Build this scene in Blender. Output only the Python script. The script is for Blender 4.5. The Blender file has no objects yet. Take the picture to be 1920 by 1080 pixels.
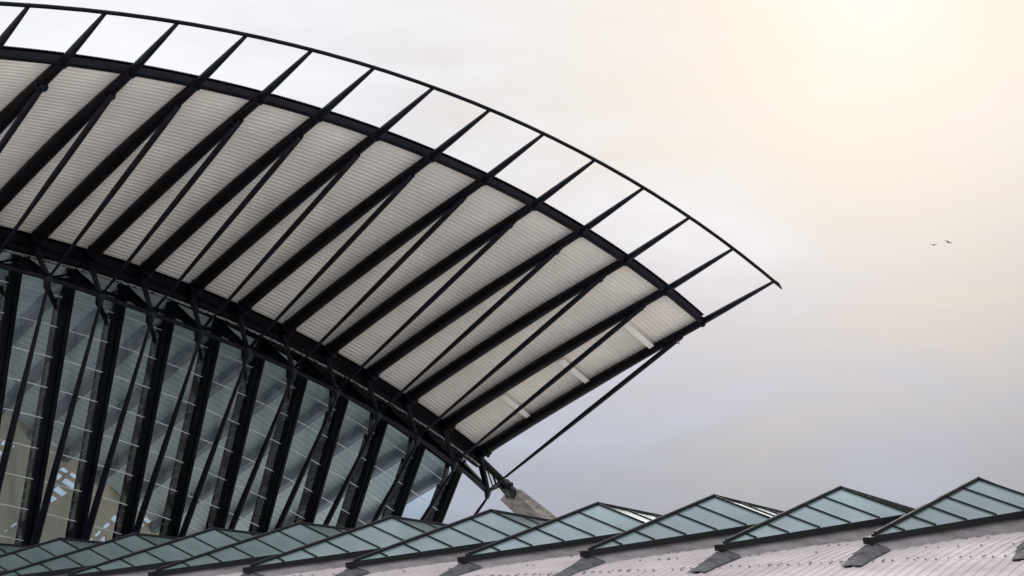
import bpy, bmesh, math, random
from math import sin, cos, radians, pi, sqrt
from mathutils import Vector, geometry
random.seed(7)
scene = bpy.context.scene
col = scene.collection

# ------------------------------------------------------------------ camera
CAMZ = 1.6
cam = bpy.data.cameras.new('camera'); camo = bpy.data.objects.new('camera', cam); col.objects.link(camo)
cam.sensor_width = 36.0; cam.lens = 2933.0 / 1920.0 * 36.0
cam.clip_start = 0.5; cam.clip_end = 6000
camo.location = (0, 0, CAMZ); camo.rotation_euler = (radians(90 + 14.2), 0, 0)
scene.camera = camo
scene.view_settings.view_transform = 'Standard'; scene.view_settings.look = 'None'
scene.view_settings.exposure = 0.0; scene.view_settings.gamma = 1.0; scene.view_settings.use_curve_mapping = False

# ------------------------------------------------------------------ sky: overcast veil over a Nishita sky
SUN_EL, SUN_AZ = radians(24.5), radians(14.2)          # azimuth measured from +Y towards +X
S = Vector((sin(SUN_AZ) * cos(SUN_EL), cos(SUN_AZ) * cos(SUN_EL), sin(SUN_EL)))
world = bpy.data.worlds.new('World'); scene.world = world; world.use_nodes = True
nt = world.node_tree; nt.nodes.clear()
def N(t, **k):
    n = nt.nodes.new(t)
    for a, b in k.items(): setattr(n, a, b)
    return n
def ramp(tree, fac, stops, interp='LINEAR'):
    r = tree.nodes.new('ShaderNodeValToRGB'); r.color_ramp.interpolation = interp
    els = r.color_ramp.elements
    while len(els) > 1: els.remove(els[-1])
    els[0].position = stops[0][0]; els[0].color = (*stops[0][1], 1)
    for p, c in stops[1:]:
        e = els.new(p); e.color = (*c, 1)
    tree.links.new(fac, r.inputs[0]); return r
tc = N('ShaderNodeTexCoord')
nrm = N('ShaderNodeVectorMath', operation='NORMALIZE'); nt.links.new(tc.outputs['Generated'], nrm.inputs[0])
sep = N('ShaderNodeSeparateXYZ'); nt.links.new(nrm.outputs[0], sep.inputs[0])
# streaky cloud noise, stretched sideways
mp = N('ShaderNodeMapping'); mp.inputs['Scale'].default_value = (2.2, 2.2, 7.0); mp.inputs['Rotation'].default_value = (0, radians(14), 0)
nt.links.new(nrm.outputs[0], mp.inputs['Vector'])
n1 = N('ShaderNodeTexNoise'); n1.inputs['Scale'].default_value = 2.6; n1.inputs['Detail'].default_value = 4; n1.inputs['Roughness'].default_value = .45
n1.inputs['Distortion'].default_value = .6
nt.links.new(mp.outputs[0], n1.inputs['Vector'])
def mth(op, a, b=None, clamp=False):
    m = N('ShaderNodeMath', operation=op); m.use_clamp = clamp
    for i, v in enumerate((a, b)):
        if v is None: continue
        if isinstance(v, (int, float)): m.inputs[i].default_value = v
        else: nt.links.new(v, m.inputs[i])
    return m.outputs[0]
n2 = N('ShaderNodeTexNoise'); n2.inputs['Scale'].default_value = 11; n2.inputs['Detail'].default_value = 5; n2.inputs['Roughness'].default_value = .55; n2.inputs['Distortion'].default_value = .8
nt.links.new(mp.outputs[0], n2.inputs['Vector'])
noise = mth('ADD', mth('SUBTRACT', n1.outputs['Fac'], .5), mth('MULTIPLY', mth('SUBTRACT', n2.outputs['Fac'], .5), .22))
elev = mth('ADD', sep.outputs['Z'], mth('MULTIPLY', noise, .16))
base = ramp(nt, elev, [(0.0, (.25, .27, .35)), (.085, (.33, .37, .465)), (.15, (.45, .495, .62)), (.22, (.60, .63, .76)),
                       (.30, (.87, .89, .96)), (.42, (.98, .99, 1.03)), (.65, (1.35, 1.38, 1.48)), (1.0, (1.6, 1.62, 1.7))])
dt = N('ShaderNodeVectorMath', operation='DOT_PRODUCT'); nt.links.new(nrm.outputs[0], dt.inputs[0]); dt.inputs[1].default_value = S
ang = mth('ARCCOSINE', mth('MINIMUM', dt.outputs['Value'], .99999))
angn = mth('ADD', mth('DIVIDE', ang, radians(31)), mth('MULTIPLY', noise, .5))
glowc = ramp(nt, angn, [(0, (1.05, 1.02, .93)), (.10, (1.03, .955, .83)), (.22, (.985, .87, .735)), (.40, (.87, .785, .71)), (.6, (.78, .70, .67)), (1, (.7, .68, .7))], 'B_SPLINE')
glowf = ramp(nt, angn, [(0, (1, 1, 1)), (.2, (.93,) * 3), (.38, (.60,) * 3), (.55, (.24,) * 3), (.75, (.06,) * 3), (1, (0, 0, 0))], 'B_SPLINE')
mix = N('ShaderNodeMix', data_type='RGBA')
nt.links.new(glowf.outputs[0], mix.inputs['Factor']); nt.links.new(base.outputs[0], mix.inputs['A']); nt.links.new(glowc.outputs[0], mix.inputs['B'])
back_boost = mth('MULTIPLY', mth('SUBTRACT', .45, sep.outputs['Y'], True), 1.0, True)  # extra sky brightness behind the camera, added to light soffit and interior
mod = mth('ADD', mth('ADD', mth('MULTIPLY', noise, .22), 1.0), mth('MULTIPLY', back_boost, .9))
side = mth('MULTIPLY', mth('MULTIPLY', mth('ADD', sep.outputs['X'], 0, True), mth('MULTIPLY', mth('SUBTRACT', .34, sep.outputs['Z']), 5.0, True)), .5)
mod = mth('SUBTRACT', mod, side)
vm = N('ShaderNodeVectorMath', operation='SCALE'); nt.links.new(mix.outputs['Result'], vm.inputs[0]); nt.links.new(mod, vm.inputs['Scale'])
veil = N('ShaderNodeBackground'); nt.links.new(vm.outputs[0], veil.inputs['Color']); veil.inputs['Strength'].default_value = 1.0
sky = N('ShaderNodeTexSky', sky_type='NISHITA'); sky.sun_disc = False; sky.sun_elevation = SUN_EL; sky.sun_rotation = SUN_AZ
skb = N('ShaderNodeBackground'); nt.links.new(sky.outputs[0], skb.inputs['Color']); skb.inputs['Strength'].default_value = .05
ms = N('ShaderNodeMixShader'); ms.inputs[0].default_value = .94
nt.links.new(skb.outputs[0], ms.inputs[1]); nt.links.new(veil.outputs[0], ms.inputs[2])
out = N('ShaderNodeOutputWorld'); nt.links.new(ms.outputs[0], out.inputs['Surface'])

sun = bpy.data.lights.new('sun', 'SUN'); suno = bpy.data.objects.new('sun', sun); col.objects.link(suno)
sun.energy = .8; sun.angle = radians(12); sun.color = (1, .93, .80)
suno.rotation_euler = (-S).to_track_quat('-Z', 'Y').to_euler(); suno.location = (60, 200, 120)

# ------------------------------------------------------------------ materials
def mat(name, c, rough=.5, metal=0.0, var=.0, scale=1.0, bump=0.0, bscale=20, stretch=(1, 1, 1), spec=.5, c2=None, coat=0):
    m = bpy.data.materials.new(name); m.use_nodes = True; t = m.node_tree; b = t.nodes['Principled BSDF']
    b.inputs['Base Color'].default_value = (*c, 1); b.inputs['Roughness'].default_value = rough; b.inputs['Metallic'].default_value = metal
    b.inputs['Specular IOR Level'].default_value = spec
    if coat: b.inputs['Coat Weight'].default_value = coat; b.inputs['Coat Roughness'].default_value = .08
    tcn = t.nodes.new('ShaderNodeTexCoord'); mpn = t.nodes.new('ShaderNodeMapping'); mpn.inputs['Scale'].default_value = stretch
    t.links.new(tcn.outputs['Object'], mpn.inputs[0])
    if var or c2:
        nn = t.nodes.new('ShaderNodeTexNoise'); nn.inputs['Scale'].default_value = scale; nn.inputs['Detail'].default_value = 6; nn.inputs['Roughness'].default_value = .65
        t.links.new(mpn.outputs[0], nn.inputs['Vector'])
        lo = c2 or tuple(x * (1 - var) for x in c); hi = c if c2 else tuple(min(1, x * (1 + var)) for x in c)
        r = ramp(t, nn.outputs['Fac'], [(.34, lo), (.66, hi)])
        t.links.new(r.outputs[0], b.inputs['Base Color'])
        rr = ramp(t, nn.outputs['Fac'], [(.3, (min(1, rough + .12),) * 3), (.7, (max(.02, rough - .08),) * 3)])
        t.links.new(rr.outputs[0], b.inputs['Roughness'])
    if bump:
        bn = t.nodes.new('ShaderNodeTexNoise'); bn.inputs['Scale'].default_value = bscale; bn.inputs['Detail'].default_value = 4
        t.links.new(mpn.outputs[0], bn.inputs['Vector'])
        bb = t.nodes.new('ShaderNodeBump'); bb.inputs['Strength'].default_value = bump; bb.inputs['Distance'].default_value = .05
        t.links.new(bn.outputs['Fac'], bb.inputs['Height']); t.links.new(bb.outputs[0], b.inputs['Normal'])
    return m
STEEL = mat('dark_painted_steel', (.0038, .0042, .007), .5, var=.5, scale=.7, bump=.1, bscale=6, spec=.10)
STEEL2 = mat('dusty_dark_steel', (.006, .0078, .0135), .45, var=.5, scale=1.5, spec=.16)
SOFFIT = mat('pale_metal_soffit', (.88, .84, .78), .55, var=.08, scale=.25, spec=.3, stretch=(1, 1, 2))
CEIL = mat('interior_ceiling_panel', (.70, .81, .86), .6, var=.08, scale=.3)
CEILJ = mat('interior_ceiling_joint', (.95, .97, .97), .5)
REFLINE = mat('green_grey_reflected_line', (.06, .085, .082), .5)  # tone of the ceiling lines mirrored in the glass fins
STEEL3 = mat('highlight_blue_black_steel', (.008, .010, .016), .42, var=.5, scale=2, spec=.22)  # lighter blue tone stands in for the highlight on the brackets
INBEAM = mat('interior_grey_beam', (.20, .235, .285), .6, var=.1, scale=.5)
SILVER = mat('aluminium_transom', (.80, .83, .85), .35, metal=.3)
GRATE = mat('galvanised_grating', (.42, .42, .42), .45, metal=.3, var=.3, scale=3)
CONC = mat('board_marked_concrete', (.38, .355, .32), .85, c2=(.17, .155, .14), scale=1.6, bump=.6, bscale=3, stretch=(1, 1, 2.5))
SPINE = mat('smooth_warm_concrete', (.80, .66, .50), .6, c2=(.66, .56, .44), scale=.12, bump=.2, bscale=.6)
BATT = mat('off_white_batten', (.92, .90, .84), .5)
SEAL = mat('black_glazing_bar', (.004, .0045, .0055), .5, var=.3, scale=2, spec=.2)
CAP = mat('grey_ridge_cap_metal', (.02, .02, .026), .6, spec=.25, var=.3, scale=1.5)
SLATE = mat('weathered_zinc_flashing', (.085, .082, .088), .8, spec=.1, c2=(.035, .034, .038), scale=2.2, bump=.3, bscale=5)
CURB = mat('stained_grey_curb', (.24, .22, .22), .8, c2=(.12, .11, .112), scale=1.1, bump=.3, bscale=3, stretch=(.6, .6, 2))
ROOF = mat('pinkish_white_roof_sheet', (.35, .306, .298), .75, c2=(.265, .233, .230), scale=.5, spec=.25, bump=.15, bscale=2)
CLIP = mat('dark_sheet_clip', (.16, .145, .145), .6)
WALLM = mat('pale_concrete_wall', (.42, .40, .37), .85, var=.15, scale=.6, bump=.3, bscale=4)
GROUND = mat('pale_paving', (.62, .59, .55), .9, var=.12, scale=.08, bump=.2, bscale=2)
BIRD = mat('dark_feathers', (.02, .018, .016), .8, var=.3, scale=8)
def glass(name, tint, refl_rough, body=None, bodyf=0.0, f0=.045, boost=1.0):
    m = bpy.data.materials.new(name); m.use_nodes = True; t = m.node_tree; t.nodes.clear()
    def M(op, a, b=None):
        n = t.nodes.new('ShaderNodeMath'); n.operation = op; n.use_clamp = op == 'ADD'
        for i, v in enumerate((a, b)):
            if v is None: continue
            if isinstance(v, (int, float)): n.inputs[i].default_value = v
            else: t.links.new(v, n.inputs[i])
        return n.outputs[0]
    tr = t.nodes.new('ShaderNodeBsdfTransparent'); tr.inputs[0].default_value = (*tint, 1)
    gl = t.nodes.new('ShaderNodeBsdfGlossy'); gl.inputs['Roughness'].default_value = refl_rough; gl.inputs['Color'].default_value = (.88, .95, 1, 1)
    geo = t.nodes.new('ShaderNodeNewGeometry'); dp = t.nodes.new('ShaderNodeVectorMath'); dp.operation = 'DOT_PRODUCT'
    t.links.new(geo.outputs['Normal'], dp.inputs[0]); t.links.new(geo.outputs['Incoming'], dp.inputs[1])
    c = M('ABSOLUTE', dp.outputs['Value']); mu = M('ADD', M('MULTIPLY', M('POWER', M('SUBTRACT', 1.0, c), 5.0), boost), f0)
    base_ = tr
    if body:
        df = t.nodes.new('ShaderNodeBsdfDiffuse')
        tcn = t.nodes.new('ShaderNodeTexCoord'); nn = t.nodes.new('ShaderNodeTexNoise'); nn.inputs['Scale'].default_value = .45; nn.inputs['Detail'].default_value = 5
        t.links.new(tcn.outputs['Object'], nn.inputs['Vector'])
        r = ramp(t, nn.outputs['Fac'], [(.3, tuple(x * .72 for x in body)), (.7, tuple(x * 1.2 for x in body))]); oi = t.nodes.new('ShaderNodeObjectInfo'); sc = t.nodes.new('ShaderNodeVectorMath'); sc.operation = 'SCALE'
        t.links.new(r.outputs[0], sc.inputs[0]); rv = t.nodes.new('ShaderNodeMath'); rv.operation = 'MULTIPLY_ADD'; t.links.new(oi.outputs['Random'], rv.inputs[0]); rv.inputs[1].default_value = .5; rv.inputs[2].default_value = .78
        t.links.new(rv.outputs[0], sc.inputs['Scale']); t.links.new(sc.outputs[0], df.inputs[0])
        m1 = t.nodes.new('ShaderNodeMixShader'); m1.inputs[0].default_value = bodyf
        t.links.new(tr.outputs[0], m1.inputs[1]); t.links.new(df.outputs[0], m1.inputs[2]); base_ = m1
    m2 = t.nodes.new('ShaderNodeMixShader'); t.links.new(mu, m2.inputs[0]); t.links.new(base_.outputs[0], m2.inputs[1]); t.links.new(gl.outputs[0], m2.inputs[2])
    o = t.nodes.new('ShaderNodeOutputMaterial'); t.links.new(m2.outputs[0], o.inputs[0]); return m
FGLASS = glass('tinted_facade_glass', (.86, .97, 1.0), .01, f0=.022)
FIN = glass('dark_glass_fin', (.07, .11, .105), .03, f0=.10)
OPENG = glass('clear_cyan_pane', (.92, .98, 1.0), .02)
SGLASS = glass('frosted_green_skylight_glass', (.55, .7, .68), .15, body=(.108, .145, .144), bodyf=.96, f0=.09, boost=.45)

# ------------------------------------------------------------------ building helpers
def tag(o, label, cat, group=None, kind=None):
    if label: o['label'] = label
    if cat: o['category'] = cat
    if group: o['group'] = group
    if kind: o['kind'] = kind
    return o
def empty(name, loc):
    o = bpy.data.objects.new(name, None); o.location = loc; col.objects.link(o); return o
class MB:
    def __init__(s, origin=(0, 0, 0)): s.bm = bmesh.new(); s.o = Vector(origin)
    def v(s, p): return s.bm.verts.new(Vector(p) - s.o)
    def face(s, pts, mi=0):
        f = s.bm.faces.new([s.v(p) for p in pts]); f.material_index = mi; return f
    def sweep(s, pts, hw, hh=None, ref=(0, 0, 1), sides=12, smooth=True, cap=True):
        """tapered bar along pts; hw/hh half sizes per point; sides==4 gives a box section"""
        pts = [Vector(p) for p in pts]; n = len(pts)
        if isinstance(hw, (int, float)): hw = [hw] * n
        if hh is None: hh = hw
        if isinstance(hh, (int, float)): hh = [hh] * n
        ref = Vector(ref); rings = []
        for i, p in enumerate(pts):
            t = (pts[min(i + 1, n - 1)] - pts[max(i - 1, 0)]).normalized()
            a = t.cross(ref)
            if a.length < 1e-4: a = t.cross(Vector((1, .3, 0)))
            a.normalize(); b = a.cross(t).normalized()
            if sides == 4: prof = [(1, 1), (-1, 1), (-1, -1), (1, -1)]
            elif sides == 8:
                k = .62; prof = [(1, k), (k, 1), (-k, 1), (-1, k), (-1, -k), (-k, -1), (k, -1), (1, -k)]
            else: prof = [(cos(2 * pi * j / sides), sin(2 * pi * j / sides)) for j in range(sides)]
            rings.append([s.v(p + a * (x * hw[i]) + b * (y * hh[i])) for x, y in prof])
        m = len(rings[0])
        for r0, r1 in zip(rings, rings[1:]):
            for j in range(m):
                f = s.bm.faces.new((r0[j], r0[(j + 1) % m], r1[(j + 1) % m], r1[j])); f.smooth = smooth and sides > 8
        if cap: s.bm.faces.new(rings[0][::-1]); s.bm.faces.new(rings[-1])
        return s
    def prism(s, poly, off):
        """closed polygon extruded by vector off"""
        off = Vector(off); a = [s.v(p) for p in poly]; b = [s.v(Vector(p) + off) for p in poly]
        s.bm.faces.new(a); s.bm.faces.new(b[::-1]); n = len(a)
        for j in range(n): s.bm.faces.new((a[j], b[j], b[(j + 1) % n], a[(j + 1) % n]))
        return s
    def build(s, name, mats, parent=None):
        bmesh.ops.recalc_face_normals(s.bm, faces=s.bm.faces)
        me = bpy.data.meshes.new(name); s.bm.to_mesh(me); s.bm.free()
        for m in (mats if isinstance(mats, (list, tuple)) else [mats]): me.materials.append(m)
        o = bpy.data.objects.new(name, me); col.objects.link(o)
        if parent: o.parent = parent
        return o
def pv(c, x):
    r = 0.0
    for k in c: r = r * x + k
    return r

# ------------------------------------------------------------------ ground
g = MB(); g.face([(-3000, -1500, 0), (3000, -1500, 0), (3000, 4500, 0), (-3000, 4500, 0)])
tag(g.build('ground', GROUND), None, None, kind='structure')

# ------------------------------------------------------------------ station hall (the fan-ribbed canopy and its facade)
A = radians(40)
DD = Vector((cos(A), sin(A), 0)); NN = Vector((sin(A), -cos(A), 0)); ZZ = Vector((0, 0, 1))
def W(i, n, z): return DD * (40 + 4.0 * i) + NN * n + ZZ * (z + CAMZ)      # bay number, metres out from the facade, height
cB = ([.00079, -.02452, -.0651, -97.384], [-.00098, -.06616, -.26359, 28.457])
cM = ([-.0053, .05233, .14498, -75.671], [.00134, -.11022, .14424, 33.170])
cT = ([-.00242, .01927, .31209, -70.190], [.0007, -.104, .18923, 34.385])
cN = ([-.0067, .10301, -.76854, -94.308], [-.00276, -.03713, -.38597, 25.463])
cC = ([-.00413, .0327, .21893, -77.692], [.00037, -.09664, .10253, 32.375])
def nz(c, i): return pv(c[0], i), pv(c[1], i)
def PB(i): return W(i, *nz(cB, i))
def PM(i): return W(i, *nz(cM, i))
def PT(i): return W(i, *nz(cT, i))
def PN(i):
    if i < 0: n, z = nz(cN, 0); return W(i, n - .35 * i, nz(cB, i)[1] - 3.0)
    return W(i, *nz(cN, i))
def PC(i): return W(i, *nz(cC, i))
def NIs(s): return -119.0 - .55 * max(0, s - 44)      # how deep the inner ends of the beams reach
def inner(i):
    n, z = nz(cB, i); q = NIs(40 + 4 * i); return W(i, q, z - .275 * (n - q))
def mull(i, z):           # centre line of a facade post
    zb = nz(cB, i)[1]; nt_ = -99.6 - .21 * i; nf = -103.0 - 1.3 * i + .075 * i * i
    k = (zb - z) / (zb - 8.0); return W(i, nt_ + (nf - nt_) * k, z)
def roof_pt(i, t, up=0.0): # t: 0 at the truss, 1 at the edge beam, -1 at the spine; up: metres above rib centre
    b = PB(i); m = PM(i); q = inner(i)
    if t >= 0: p = b.lerp(m, t) + ZZ * (1.0 * t * (1 - t)); d = (m - b)
    else: p = b.lerp(q, -t); d = (b - q)
    nrm_ = DD.cross(d).normalized()
    if nrm_.z < 0: nrm_ = -nrm_
    return p + nrm_ * up
def soff(t): return .56 - .30 * max(0, t)     # soffit height above the rib centre
I0, I1 = -5, 10
HALL = (W(3, -100, -CAMZ)); 
hall = tag(empty('station_hall', HALL), 'black steel hall, fan of ribs under pale curved canopy, leaning glass front', 'building')
def H(): return MB(HALL)
for i in range(I0, I1 + 1):
    # ribs
    pts = []; r = []
    for k in range(13):
        t = k / 12; pts.append(roof_pt(i, t)); r.append(.47 - .02 * t - .17 * max(0, (t - .55) / .45))
    m = H(); m.sweep(pts, [x * .92 for x in r], [x * 1.08 for x in r], ref=DD, sides=18)
    m.sweep([roof_pt(i, t, soff(t) - .14) for t in (0, .25, .5, .75, .98)], .12, .13, ref=DD, sides=4)
    rib = m.build('rib', STEEL, hall)
    mp_, tp = PM(i), PT(i); d = (tp - mp_).normalized()
    m = H(); m.sweep([mp_ - d * .2, mp_ + (tp - mp_) * .3, mp_ + (tp - mp_) * .65, tp], [.25, .22, .165, .10], ref=DD, sides=14)
    m.build('rib_tip', STEEL2, rib)
    b = PB(i); db = (PM(i) - b).normalized()
    for p, q, rr_ in ((mp_ - d * .16, mp_ - d * .04, .36), (mp_ - d * 2.7, mp_ - d * 2.62, .37), (b + db * 1.1, b + db * 1.22, .56)):
        m = H(); m.sweep([p, q], rr_, ref=DD, sides=16); m.build('collar', STEEL2, rib)
    # inner half of the rib above the hall
    m = H(); q = inner(i)
    q = b.lerp(q, 1.06); b1 = b.lerp(q, .10); m.sweep([b1, b.lerp(q, .5), q], [.36, .36, .34], [.5, .5, .45], ref=DD, sides=8)
    m.build('inner_beam', INBEAM, hall)
    # tapered tie from the rib collar to the truss node
    c, nd = PC(i), PN(i)
    c = c + ZZ * .1
    if i < I1 + 1:
        m = H(); m.sweep([c, c.lerp(nd, .12), c.lerp(nd, .45), c.lerp(nd, .8), nd], [.17, .19, .19, .12, .07], ref=DD, sides=12)
        m.build('tension_strut', STEEL2, hall)
    # bracket at the truss
    m = H()
    e = (c - nd).normalized()
    m.sweep([nd + e * .35, nd, nd - ZZ * .6 - NN * .1], [.15, .30, .17], ref=DD, sides=12)
    for sx in (-.08, .08):
        top = b + db * .25 - ZZ * .30 + NN * .25 + DD * sx
        mid = top.lerp(nd, .5) - NN * .12 + DD * sx * .4
        m.sweep([top, top.lerp(mid, .5) - NN * .05, mid, nd + DD * sx * .4], [.14, .11, .10, .12], ref=DD, sides=8)
    m.sweep([b + db * 1.15 - ZZ * .25 - DD * .25, b + db * 1.15 - ZZ * .55 + DD * .25], .14, ref=ZZ, sides=10)
    m.build('node_bracket', STEEL3, hall)
    # stay rod down to the ground level
    k = i
    fz = 0.0; fn = -102 - 1.5 * k + .1 * k * k
    n0, z0 = (nd.dot(NN), nd.z - CAMZ)
    foot = W(i, n0 + (fn - n0) * (z0 - fz) / (z0 - 8.0), fz)
    m = H(); st = nd - ZZ * .5
    m.sweep([st, st.lerp(foot, .03), st.lerp(foot, .3), st.lerp(foot, .6), foot], [.09, .11, .21, .27, .18], ref=DD, sides=14)
    m.build('stay_rod', STEEL2, hall)
    # facade post
    zb = nz(cB, i)[1]
    m = H(); top = mull(i, zb - .2)
    m.sweep([top, mull(i, 16 if zb > 18 else 12), mull(i, 4)], [.36, .36, .34], [.40, .40, .38], ref=DD, sides=8)
    # welded flange along the outer face
    off = NN * .42
    m.sweep([top + off, mull(i, 4) + off], [.10, .10], [.03, .03], ref=DD, sides=4)
    post = m.build('facade_post', STEEL, hall)
    m = H(); ai, bi = mull(i, zb - 1.9), mull(i, 5); a2, b2 = ai - NN * 2.0, bi - NN * 2.0
    m.prism([ai, bi, b2, a2], DD * .04)
    m.build('glass_fin', FIN, post)
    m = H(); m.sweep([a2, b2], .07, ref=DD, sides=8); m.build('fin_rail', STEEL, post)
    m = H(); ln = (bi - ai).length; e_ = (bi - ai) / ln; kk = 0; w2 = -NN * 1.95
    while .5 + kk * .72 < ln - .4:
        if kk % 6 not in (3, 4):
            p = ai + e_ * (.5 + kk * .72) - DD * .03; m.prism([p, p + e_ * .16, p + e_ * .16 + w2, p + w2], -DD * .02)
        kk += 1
    m.build('fin_reflected_lines', REFLINE, post)  # modelled strips stand in for ceiling lines reflected in the fin
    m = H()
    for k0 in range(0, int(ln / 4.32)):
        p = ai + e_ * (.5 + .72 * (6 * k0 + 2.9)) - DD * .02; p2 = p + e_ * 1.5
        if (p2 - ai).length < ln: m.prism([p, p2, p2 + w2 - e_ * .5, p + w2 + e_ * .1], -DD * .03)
    m.build('fin_reflected_beams', STEEL, post)  # black panels stand in for beams reflected in the fin
    # gusset where the fin starts
    m = H(); p = mull(i, zb - 2.4); m.prism([p + ZZ * 1.1 - NN * .2, p - NN * 1.6 + ZZ * .9, p - NN * 1.2 - ZZ * .2, p - NN * .8 - ZZ * 1.1, p - NN * .2 - ZZ * 1.2], DD * .08); m.build('fin_gusset', STEEL, post)
    # truss web members
    mt_ = mull(i, zb - .5)
    def web(name, *a, **k):
        m = H(); m.sweep(*a, **k); m.build(name, STEEL, hall)
    web('truss_diagonal', [mt_, nd], [.38, .24], [.26, .18], ref=DD, sides=8)
    if i < I1:
        cB2 = PB(i + 1) - ZZ * .6; web('truss_diagonal', [nd, cB2.lerp(PB(i) - ZZ * .6, .45)], .07, ref=ZZ, sides=8)
        web('truss_diagonal', [nd, mull(i + 1, nz(cB, i + 1)[1] - .6)], .06, ref=ZZ, sides=8)
        e1 = mull(i + 1, nz(cB, i + 1)[1] - 3.1) - NN * 1.1
        s1 = nd - NN * 1.2 + DD * .3
        web('hanger', [s1, s1.lerp(e1, .9)], [.30, .10], [.12, .08], ref=DD, sides=4)

# chords, edge beam, rim
fine = [I0 - .3 + k * .5 for k in range(int((I1 - I0 + .3) * 2) + 1)] + [I1 + .05]
m = H(); P = [PB(i) - ZZ * .52 - NN * .1 for i in fine]; m.sweep(P, .44, .46, ref=ZZ, sides=18)
m.build('arch_chord', STEEL, hall)
m = H(); m.sweep([p + ZZ * .60 + NN * .25 for p in P], .12, .28, ref=ZZ, sides=4); m.build('soffit_angle', STEEL, hall)
m = H(); m.sweep([PN(i) - ZZ * .02 for i in fine], .155, ref=ZZ, sides=12)
m.build('lower_chord', STEEL2, hall)
m = H(); m.sweep([PB(i) - ZZ * 1.2 - NN * 2.4 for i in fine], .13, ref=ZZ, sides=12); m.build('rear_chord', STEEL, hall)
m = H()                                                  # perforated walkway grating between the chords
steps = 40
prev = None
for a in range(int((I1 - I0) * steps)):
    i = I0 + a / steps
    if i > I1 - .1: break
    p = PB(i) - ZZ * (1.08 + random.uniform(-.03, .03)) + NN * .62
    q = p - ZZ * .16 + NN * .05
    if random.random() < .8: m.sweep([p, q + DD * .05], .022, ref=DD, sides=4, cap=False)
    if prev: m.sweep([prev, p], .014, ref=ZZ, sides=4, cap=False)
    prev = p
tag(m.build('walkway_grating', GRATE, hall), None, None, kind='stuff')
m = H(); P = [PB(i) - ZZ * 1.12 + NN * .5 for i in fine]; m.sweep(P, .12, .05, ref=ZZ, sides=4); m.build('walkway', STEEL, hall)
m = H(); m.sweep([PM(i) + ZZ * .06 for i in fine], .20, .25, ref=ZZ, sides=8)
m.build('edge_beam', STEEL, hall)
m = H(); P = [PT(i) for i in fine[:-1]] + [PT(I1), PT(I1) + DD * .35 - ZZ * .12, PT(I1) + DD * .75 - ZZ * .40 ]
m.sweep(P, [.115] * (len(P) - 2) + [.13, .05], ref=ZZ, sides=14)
m.build('rim_tube', STEEL, hall)
for i in range(I0, I1 + 1):
    p = PT(i); m = H(); m.sweep([p + ZZ * .09, p + ZZ * .145], .035, ref=DD, sides=6); m.build('rim_bolt', GRATE, hall)

# corrugated soffit: one sheet per bay
def sheet(i, t0, t1, pitch, amp, up, mats, name, parent, joint=None):
    L_ = (roof_pt(i, t1) - roof_pt(i, t0)).length; nw = int(L_ / pitch); m = H()
    prof = [(0, 0), (.32, 0), (.42, 1), (.90, 1)] if not joint else [(0, 0), (joint, 0)]
    rows = []
    for k in range(nw):
        for x, y in prof: rows.append(((k + x) / nw, y))
    rows.append((1.0, 0)); nj = 3; grid = []
    for (t, y) in rows:
        tt = t0 + (t1 - t0) * t
        grid.append([m.v(roof_pt(i + j / nj, tt, (soff(tt) if tt > 0 else up) - amp * y)) for j in range(nj + 1)])
    for k in range(len(grid) - 1):
        for j in range(nj):
            f = m.bm.faces.new((grid[k][j], grid[k][j + 1], grid[k + 1][j + 1], grid[k + 1][j]))
            if joint and (k % 2 == 0) : f.material_index = 1
    bmesh.ops.recalc_face_normals(m.bm, faces=m.bm.faces)
    return m.build(name, mats, parent)
for i in range(I0, I1):
    sheet(i, .012, .985, .40, .045, .56, SOFFIT, 'soffit_panel', hall)
    # interior ceiling seen through the glass
    L_ = None
    sheet(i, -.09, -.01, 1.0, 0.0, .44, STEEL, 'black_infill_strip', hall)  # black infill added to darken the gap between the chords
    sheet(i, -1.0, -.09, .72, 0.0, .44, [CEIL, CEILJ], 'ceiling_panel', hall, joint=.22)
# upper skin with corrugations running out to the edge (their ends show above the edge beam)
m = H(); nseg = int((I1 - I0) * 4 / .15); rows = []
for k in range(nseg * 4 + 1):
    i = I0 + (I1 - I0) * k / (nseg * 4); up = .05 if k % 4 in (1, 2) else 0
    rows.append([m.v(roof_pt(i, t, .22 + up + soff(t))) for t in (-1, 0, .15, .35, .55, .75, .9, 1.0)] + [m.v(roof_pt(i, 1.012, .16 + up + soff(1)))])
for r0, r1 in zip(rows, rows[1:]):
    for j in range(len(r0) - 1): m.bm.faces.new((r0[j], r1[j], r1[j + 1], r0[j + 1]))
m.build('roof_skin', STEEL2, hall)
# gable closing the roof edge over the last rib
m = H()
for t0, t1 in ((-1, 0), (0, .5), (.5, 1)):
    m.prism([roof_pt(I1, t0, soff(t0) - .1), roof_pt(I1, t1, soff(t1) - .1), roof_pt(I1, t1, soff(t1) + .3), roof_pt(I1, t0, soff(t0) + .3)], DD * .06)
m.build('verge_trim', STEEL, hall)
# three pale battens across the last bay
for t in (.27, .54, .81):
    m = H(); p0 = roof_pt(I1 - .82, t, soff(t) - .34); p1 = roof_pt(I1 - .06, t, soff(t) - .46)
    m.sweep([p0, p1], .24, .04, ref=DD.cross(PM(I1) - PB(I1)), sides=4); m.build('soffit_batten', BATT, hall)
m = H(); p = roof_pt(I1, .9, -.35); m.sweep([p, p - ZZ * .22], .10, .08, ref=DD, sides=8); m.sweep([p - ZZ * .2 - NN * .1, p - ZZ * .28 + NN * .16], .05, ref=DD, sides=6); m.build('floodlight', GRATE, hall)

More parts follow.
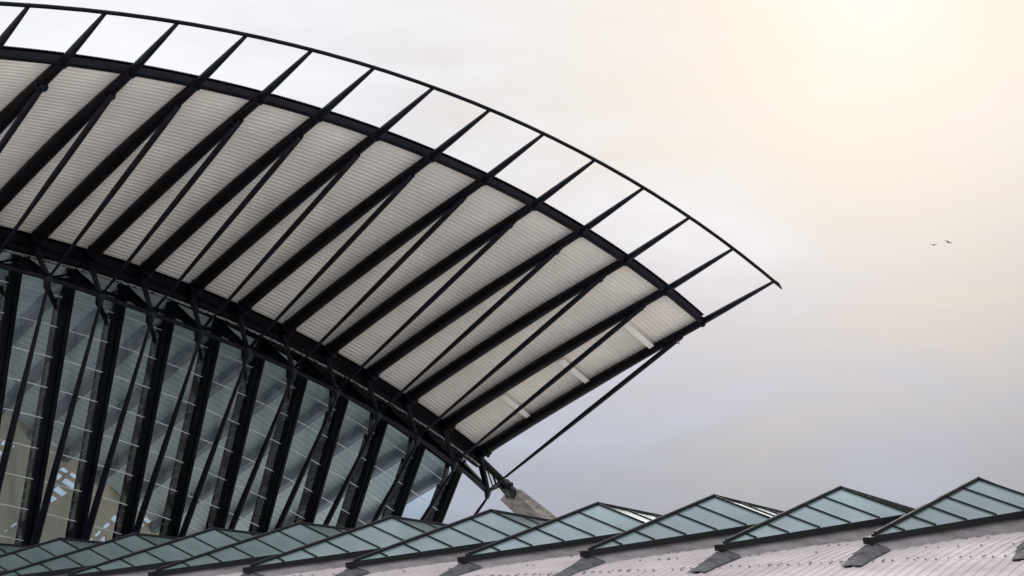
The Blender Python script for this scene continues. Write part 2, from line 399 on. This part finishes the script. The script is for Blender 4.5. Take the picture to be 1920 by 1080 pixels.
# glass front between the posts, with thin transoms
for i in range(I0, I1):
    def gp(f, q):       # f: metres below the arch, q: 0..1 across the bay
        x = i + q; zb = nz(cB, x)[1]; return mull(x, zb - .8 - f)
    m = H()
    prev = [gp(0, q) for q in (0, .5, 1)]
    hts = [.0, 1.5] + [1.5 + 2.05 * k for k in range(1, 13)]
    hts = [h for h in hts if h < nz(cB, i + 1)[1] - 4] + [nz(cB, i + 1)[1] - 4]
    for h0, h1 in zip(hts, hts[1:]):
        for q0, q1 in ((0, .5), (.5, 1)): m.face([gp(h0, q0), gp(h0, q1), gp(h1, q1), gp(h1, q0)])
    pane = m.build('glass_bay', FGLASS, hall)
    for h in hts[1:-1]:
        m = H(); m.sweep([gp(h, q) + NN * .03 for q in (-.0, .5, .99)], .022, .026, ref=ZZ, sides=4); m.build('transom', SILVER, pane)

# smooth concrete spine with glazed openings, at the inner end of the beams
def nsp(s, z): return NIs(s) - .25 + .25 * cos(2 * pi * (s - z * .8) / 15.0)
def zsp(i): return nz(cB, i)[1] - .275 * (nz(cB, i)[0] - NIs(40 + 4 * i)) + 1.1
SP = []
F, PX, PY = 2933.0, 960.0, 540.0
cp_, sp_ = cos(radians(14.2)), sin(radians(14.2))
OPEN = [(548,297,602,330,598,378,522,322),(500,340,592,400,570,440,462,375),(440,400,517,455,470,487,398,435),(385,460,443,497,395,532,368,510),
 (485,258,525,290,500,310,445,283),(430,295,478,325,440,362,415,345),(325,420,342,430,325,465,310,450),(305,505,322,515,300,560,290,545),
 (190,610,188,650,170,668,145,650),(130,670,143,685,95,720,78,708),(60,725,72,735,40,757,30,752),
 (862,615,892,632,870,682,830,655),(815,672,842,690,800,728,768,712),(755,730,775,745,730,790,708,775),(695,788,712,800,670,832,655,825),(790,772,802,785,800,832,750,808),
 (1065,615,1145,668,1110,685,1055,645),(1050,660,1098,695,1030,735,1035,700),(1000,610,1010,640,975,690,975,640),(985,700,965,770,950,770,955,730),
 (30,55,50,70,45,100,5,95),(0,120,30,150,5,190,-20,180),(100,90,128,103,105,122,95,110)]
for c in OPEN:
    q = []
    for a in range(4):
        x = (c[2 * a] / 4 - PX) / F; y = -(c[2 * a + 1] / 4 + 810 - PY) / F
        r = Vector((x, cp_ - sp_ * y, sp_ + cp_ * y)); X = r * (-122 / r.dot(NN))
        for it in range(12):
            X = r * (nsp(X.dot(DD), X.z) / r.dot(NN))
        q.append(Vector((X.dot(DD), X.z)))
    SP.append(q)
def sv(s, z, dn=0.0): return DD * s + NN * (nsp(s, z) + dn) + ZZ * (z + CAMZ)
s0, s1 = 40 + 4 * I0, 40 + 4 * I1
outer = [Vector((s0 + (s1 - s0) * k / 12, zsp(I0 + (I1 - I0) * k / 12))) for k in range(13)] + [Vector((s1, -1.6)), Vector((s0, -1.6))]
vs = list(outer); es = [(k, (k + 1) % len(outer)) for k in range(len(outer))]
for q in SP:
    b0 = len(vs); vs += q; es += [(b0 + k, b0 + (k + 1) % 4) for k in range(4)]
for a in range(int((s1 - s0) / 1.5)):
    for b_ in range(20):
        p = Vector((s0 + .75 + a * 1.5, -1 + b_ * 1.4))
        if p.y < zsp((p.x - 40) / 4) - .6: vs.append(p)
res = geometry.delaunay_2d_cdt(vs, es, [], 0, 1e-5)
def inside(p, poly):
    c = False; n = len(poly)
    for k in range(n):
        a, b = poly[k], poly[(k + 1) % n]
        if (a.y > p.y) != (b.y > p.y) and p.x < (b.x - a.x) * (p.y - a.y) / (b.y - a.y) + a.x: c = not c
    return c
m = H(); fr_ = [m.v(sv(p.x, p.y)) for p in res[0]]; bk = [m.v(sv(p.x, p.y, -.35)) for p in res[0]]
for f in res[2]:
    cen = sum((res[0][k] for k in f), Vector((0, 0))) / len(f)
    if not inside(cen, outer) or any(inside(cen, q) for q in SP): continue
    m.bm.faces.new([fr_[k] for k in f]).smooth = True; m.bm.faces.new([bk[k] for k in reversed(f)])
m.build('concrete_spine', SPINE, hall)
for q in SP:
    m = H(); m.face([sv(p.x, p.y, -.2) for p in q]); m.build('spine_pane', OPENG, hall)

# end of the arch: truss nose, pin joint and concrete pier
e10, e11 = PB(I1) - ZZ * .6, W(11, -99.9, 16.2)
PA = Vector(W(10.8, -100.3, 16.25)); 
m = H()
m.sweep([PB(I1) - ZZ * .3, PB(I1).lerp(PA, .5) - ZZ * .05, PA + ZZ * .1], [.36, .31, .30], ref=ZZ, sides=14)
m.sweep([PN(I1), PA - ZZ * .25 - DD * .3], [.13, .15], ref=ZZ, sides=12)
for k in (.35, .55, .6, .75):
    a = (PB(I1) - ZZ * .5).lerp(PA, k); b_ = PN(I1).lerp(PA, k * .9 + .05); m.sweep([a, b_], .05, ref=DD, sides=8)
m.sweep([PB(I1) - ZZ * .7 + NN * .4, PN(I1) - ZZ * .1], [.30, .22], [.2, .16], ref=DD, sides=8)
m.build('truss_nose', STEEL, hall)
ax = (DD - ZZ * .6).normalized()
m = H(); m.sweep([PA - ax * .35, PA + ax * .1, PA + ax * .15, PA + ax * .5, PA + ax * .55, W(11.15, -100.6, 15.4)], [.30, .36, .50, .50, .38, .50], ref=ZZ, sides=16)
sd = ax.cross(ZZ).normalized()
for dv in (-.45, .45):
    m.sweep([PA + ax * .1 + sd * dv - ZZ * .2, W(11.12, -100.7, 15.35) + sd * dv], [.17, .22], ref=ZZ, sides=10)
m.sweep([PA + ax * .35 - sd * .8, PA + ax * .35 + sd * .8], .16, ref=ZZ, sides=12)
m.build('pin_joint', STEEL2, hall)
m = H(); up = sd.cross(ax).normalized()
if up.z < 0: up = -up
sec = [(-102.15, 15.08, -.647), (-100.65, 15.01, -.655), (-99.8, 15.3, -.66), (-99.44, 15.7, -.512), (-101.0, 15.75, -.53)]
rings = []
for k in (0, 2.5, 9): rings.append([m.v(W(11.1 + k, n, z + sl * 4 * k)) for n, z, sl in sec])
for r0, r1 in zip(rings, rings[1:]):
    for j in range(5): m.bm.faces.new((r0[j], r0[(j + 1) % 5], r1[(j + 1) % 5], r1[j]))
m.bm.faces.new(rings[0])
m.build('concrete_pier', CONC, hall)
# low wall under the glass front
m = H()
for i in range(I0, I1):
    m.prism([mull(i, 5) + NN * .3, mull(i + 1, 5) + NN * .3, mull(i + 1, 5) - NN * .5, mull(i, 5) - NN * .5], -ZZ * (5 + CAMZ))
m.build('plinth_wall', WALLM, hall)

# ------------------------------------------------------------------ platform hall: vaulted sheet roof with a row of glazed skylights
P0 = Vector((17.892, 60.0, 7.618 + CAMZ)); STEP = Vector((-4.712, 2.852, 0)); U = (-STEP).normalized(); V = Vector((U.y, -U.x, 0))
SPAC = STEP.length
ph = tag(empty('platform_hall', (P0.x, P0.y, 0)), 'low vaulted hall in front, pale ribbed roof with a row of green glass skylights', 'building')
def PO(): return MB((P0.x, P0.y, 0))
def rz(v): return -2.05 - .105 * v - .0068 * v * v
def R(u, v, dz=0.0): return P0 + U * u + V * v + ZZ * (rz(v) + dz)
m = PO(); pitch = .36; u0, u1 = -82.0, 18.0; nu = int((u1 - u0) / pitch)
vrows = [-38 + 2 * k for k in range(16)] + [-6 + k for k in range(11)] + [4.98, 5.0, 6, 7, 8, 9, 9.98, 10.0, 11, 12, 13, 14, 15, 16, 18, 20, 22, 24]
vrows = sorted(set(vrows)); 
cols = []
for k in range(nu):
    for x, y in ((0, 0), (.62, 0), (.72, 1), (.90, 1)): cols.append((u0 + (k + x) * pitch, y * .035))
grid = [[m.v(R(u, v, h + (.02 if (v <= 4.98 or 5.0 < v <= 9.98) and v > 4 else 0) * (1 if v in (4.98, 9.98) else .3))) for v in vrows] for u, h in cols]
for a in range(len(grid) - 1):
    for b_ in range(len(vrows) - 1):
        m.bm.faces.new((grid[a][b_], grid[a + 1][b_], grid[a + 1][b_ + 1], grid[a][b_ + 1]))
m.build('vault_roof', ROOF, ph)
m = PO()
for vv, prob in ((9.9, .9), (9.7, .5), (4.9, .5), (14.2, .6), (7.3, .25)):
    for k in range(nu):
        if random.random() > prob: continue
        u = u0 + (k + .81) * pitch + random.uniform(-.03, .03)
        p = R(u, vv + random.uniform(-.08, .08), .05); m.sweep([p, p + V * random.uniform(.06, .16)], random.uniform(.018, .035), .02, ref=ZZ, sides=4)
tag(m.build('sheet_fixings', CLIP, ph), None, None, kind='stuff')
m = PO()
for vv, sg in ((24, 1), (-38, -1)):
    a, b_ = R(u0, vv, -.1), R(u1, vv, -.1); z = a.z
    m.prism([a, b_, b_ - V * .4 * sg, a - V * .4 * sg], -ZZ * z)
m.build('side_wall', WALLM, ph)

# one skylight, built about its peak, then copied along the row
L = Vector((U * -1.636 + V * 8.043)) + Vector((0, 0, -2.704)); q = 2.72
Rr = U * q - ZZ * (.42 * q); Rl = -U * q - ZZ * (.42 * q)
QV = 16.0
Q = -V * QV; Qr = Q + Rr; Ql = Q + Rl; Lb = -V * (QV + 8.0) - U * 1.6 + ZZ * -2.7
def at(z): return Vector((0, 0, z))
m = MB()
bar = .055
def B_(a, b_, w=bar, h=bar): m.sweep([a, b_], w, h, ref=ZZ, sides=4)
B_(L, Vector((0, 0, 0)), .045, .055); B_(Vector((0, 0, 0)), Q, .045, .05); B_(Q, Lb, .045, .05)
B_(Vector((0, 0, 0)), Rr, .035, .045); B_(Vector((0, 0, 0)), Rl, .035, .045); B_(Q, Qr); B_(Q, Ql)
for sgn, RR in ((1, Rr), (-1, Rl)):
    for k in range(1, 6):
        f = k / 6.0; B_(L * f, RR + (L - RR) * f, .024, .035)
        B_(Lb * f + Q * (1 - f), (Q + RR) + (Lb - Q - RR) * f, .024, .035)
    for k in range(1, 6):
        B_(-V * (QV * k / 6), RR - V * (QV * k / 6), .024, .035)
frame0 = m.build('skylight', SEAL, ph)
m = MB(); s_ = -ZZ * .13
for RR in (Rr, Rl):
    sg = 1 if RR is Rr else -1
    tip = L + (L - RR).normalized() * .35
    m.sweep([tip + s_, RR + s_ + U * .05 * sg], .10, .115, ref=ZZ, sides=4); m.sweep([RR + s_, RR - V * QV + s_], .10, .115, ref=ZZ, sides=4)
    m.sweep([RR - V * QV + s_, Lb + s_], .09, .15, ref=ZZ, sides=4)
sill = m.build('sill', SEAL, frame0)
m = MB(); dn = -ZZ * .03
O = Vector((0, 0, 0))
for RR in (Rr, Rl):
    m.face([L + dn, RR + dn, O + dn]); m.face([O + dn, RR + dn, Q + RR + dn, Q + dn]); m.face([Q + dn, Q + RR + dn, Lb + dn])
pane = m.build('glazing', SGLASS, frame0)
# ridge capping along the front hip
m = MB(); hn = Vector((0, 0, .075)); m.sweep([L * .98 + hn, L * .5 + hn, hn], [.05, .06, .06], [.025] * 3, ref=ZZ, sides=8); m.sweep([hn * .9, Q + hn * .9], .04, .02, ref=ZZ, sides=8)
m.build('ridge_cap', CAP, frame0)
# curb between the straight sill and the curved roof
m = MB()
def rr(u, v, dz=0): return U * u + V * v + ZZ * (rz(v) + dz)
for RR, sg in ((Rr, 1), (Rl, -1)):
    nk = 12; top = []; bot = []
    for k in range(nk + 1):
        f = k / nk; p = L.lerp(RR, f) - ZZ * .22; uu, vv = p.dot(U), p.dot(V)
        top.append(m.v(p - U * .04 * sg)); bot.append(m.v(rr(uu + .10 * sg, vv + .12, -.02)))
    for k in range(nk): m.bm.faces.new((top[k], top[k + 1], bot[k + 1], bot[k]))
    a = RR - ZZ * .22; nb = 10
    tp_ = [m.v(a - V * QV * k / nb) for k in range(nb + 1)]; bt_ = [m.v(rr(a.dot(U) + .08 * sg, -QV * k / nb, -.02)) for k in range(nb + 1)]
    for k in range(nb): m.bm.faces.new((tp_[k], tp_[k + 1], bt_[k + 1], bt_[k]))
m.build('curb', CURB, frame0)
# zinc apron running down the roof from the toe
m = MB(); lu, lv = L.dot(U), L.dot(V)
tipv = lv + 2.9
ridge = [(lv - .15, -.05, .36), (lv + .5, 0, .30), (lv + 1.3, .0, .24), (lv + 2.1, .0, .14)]
def ap(vv, uu, h): return rr(lu - .12 + uu, vv, .055 + h)
prevr = None
for j, (vv, w, h) in enumerate(((lv - .5, .75, .42), (lv + .35, .72, .34), (lv + .4, .66, .30), (lv + 1.25, .62, .20), (lv + 1.3, .56, .17), (lv + 2.1, .50, .07), (lv + 2.7, .46, .02))):
    row = [m.v(ap(vv, x * w * .78 + (.04 * j), h * (1 - abs(x)) + .012)) for x in (-1, -.45, 0, .45, 1)]
    if prevr:
        for k in range(4): m.bm.faces.new((prevr[k], prevr[k + 1], row[k + 1], row[k]))
    prevr = row
m.build('apron_flashing', SLATE, frame0)
base_kids = list(frame0.children)
frame0.location = Vector((0, 0, P0.z)) + STEP * -2
for k in range(-1, 13):
    c = frame0.copy(); col.objects.link(c); c.parent = ph; c.location = Vector((0, 0, P0.z)) + STEP * k
    for ch in base_kids:
        d = ch.copy(); col.objects.link(d); d.parent = c

# ------------------------------------------------------------------ two birds
def bird(px, py, dist, roll, label, span=1.0):
    x = (px - PX) / F; y = -(py - PY) / F
    r = Vector((x, cp_ - sp_ * y, sp_ + cp_ * y)).normalized() * dist + Vector((0, 0, CAMZ))
    m = MB()
    m.sweep([(-.30, 0, .02), (-.18, 0, 0), (0, 0, -.02), (.16, 0, .0), (.24, 0, .04), (.30, 0, .04), (.36, 0, .03)], [.05, .055, .10, .09, .055, .05, .01], [.02, .05, .09, .08, .055, .05, .01], ref=(0, 0, 1), sides=10)
    for s in (-1, 1):
        pr = [((.14, .05), (-.10, .05), 0), ((.20, .30), (-.10, .30), .10), ((.10, .55), (-.10, .55), .12), ((-.06, .82), (-.12, .80), .05)]
        for (a, b_, h0), (c, d, h1) in zip(pr, pr[1:]):
            m.prism([(a[0], s * a[1], h0), (b_[0], s * b_[1], h0), (d[0], s * d[1], h1), (c[0], s * c[1], h1)], (0, 0, .03))
    o = m.build('bird', BIRD); o.location = r; o.rotation_euler = (radians(roll), radians(8), radians(-60)); o.scale = (span,) * 3
    tag(o, label, 'bird', 'birds in the sky')
bird(1751, 459.5, 190, 12, 'small dark bird gliding with tilted wings, the lower and left of the two', .7)
bird(1778, 454.5, 185, -10, 'small dark bird in the sky, the higher and right of the two', .7)
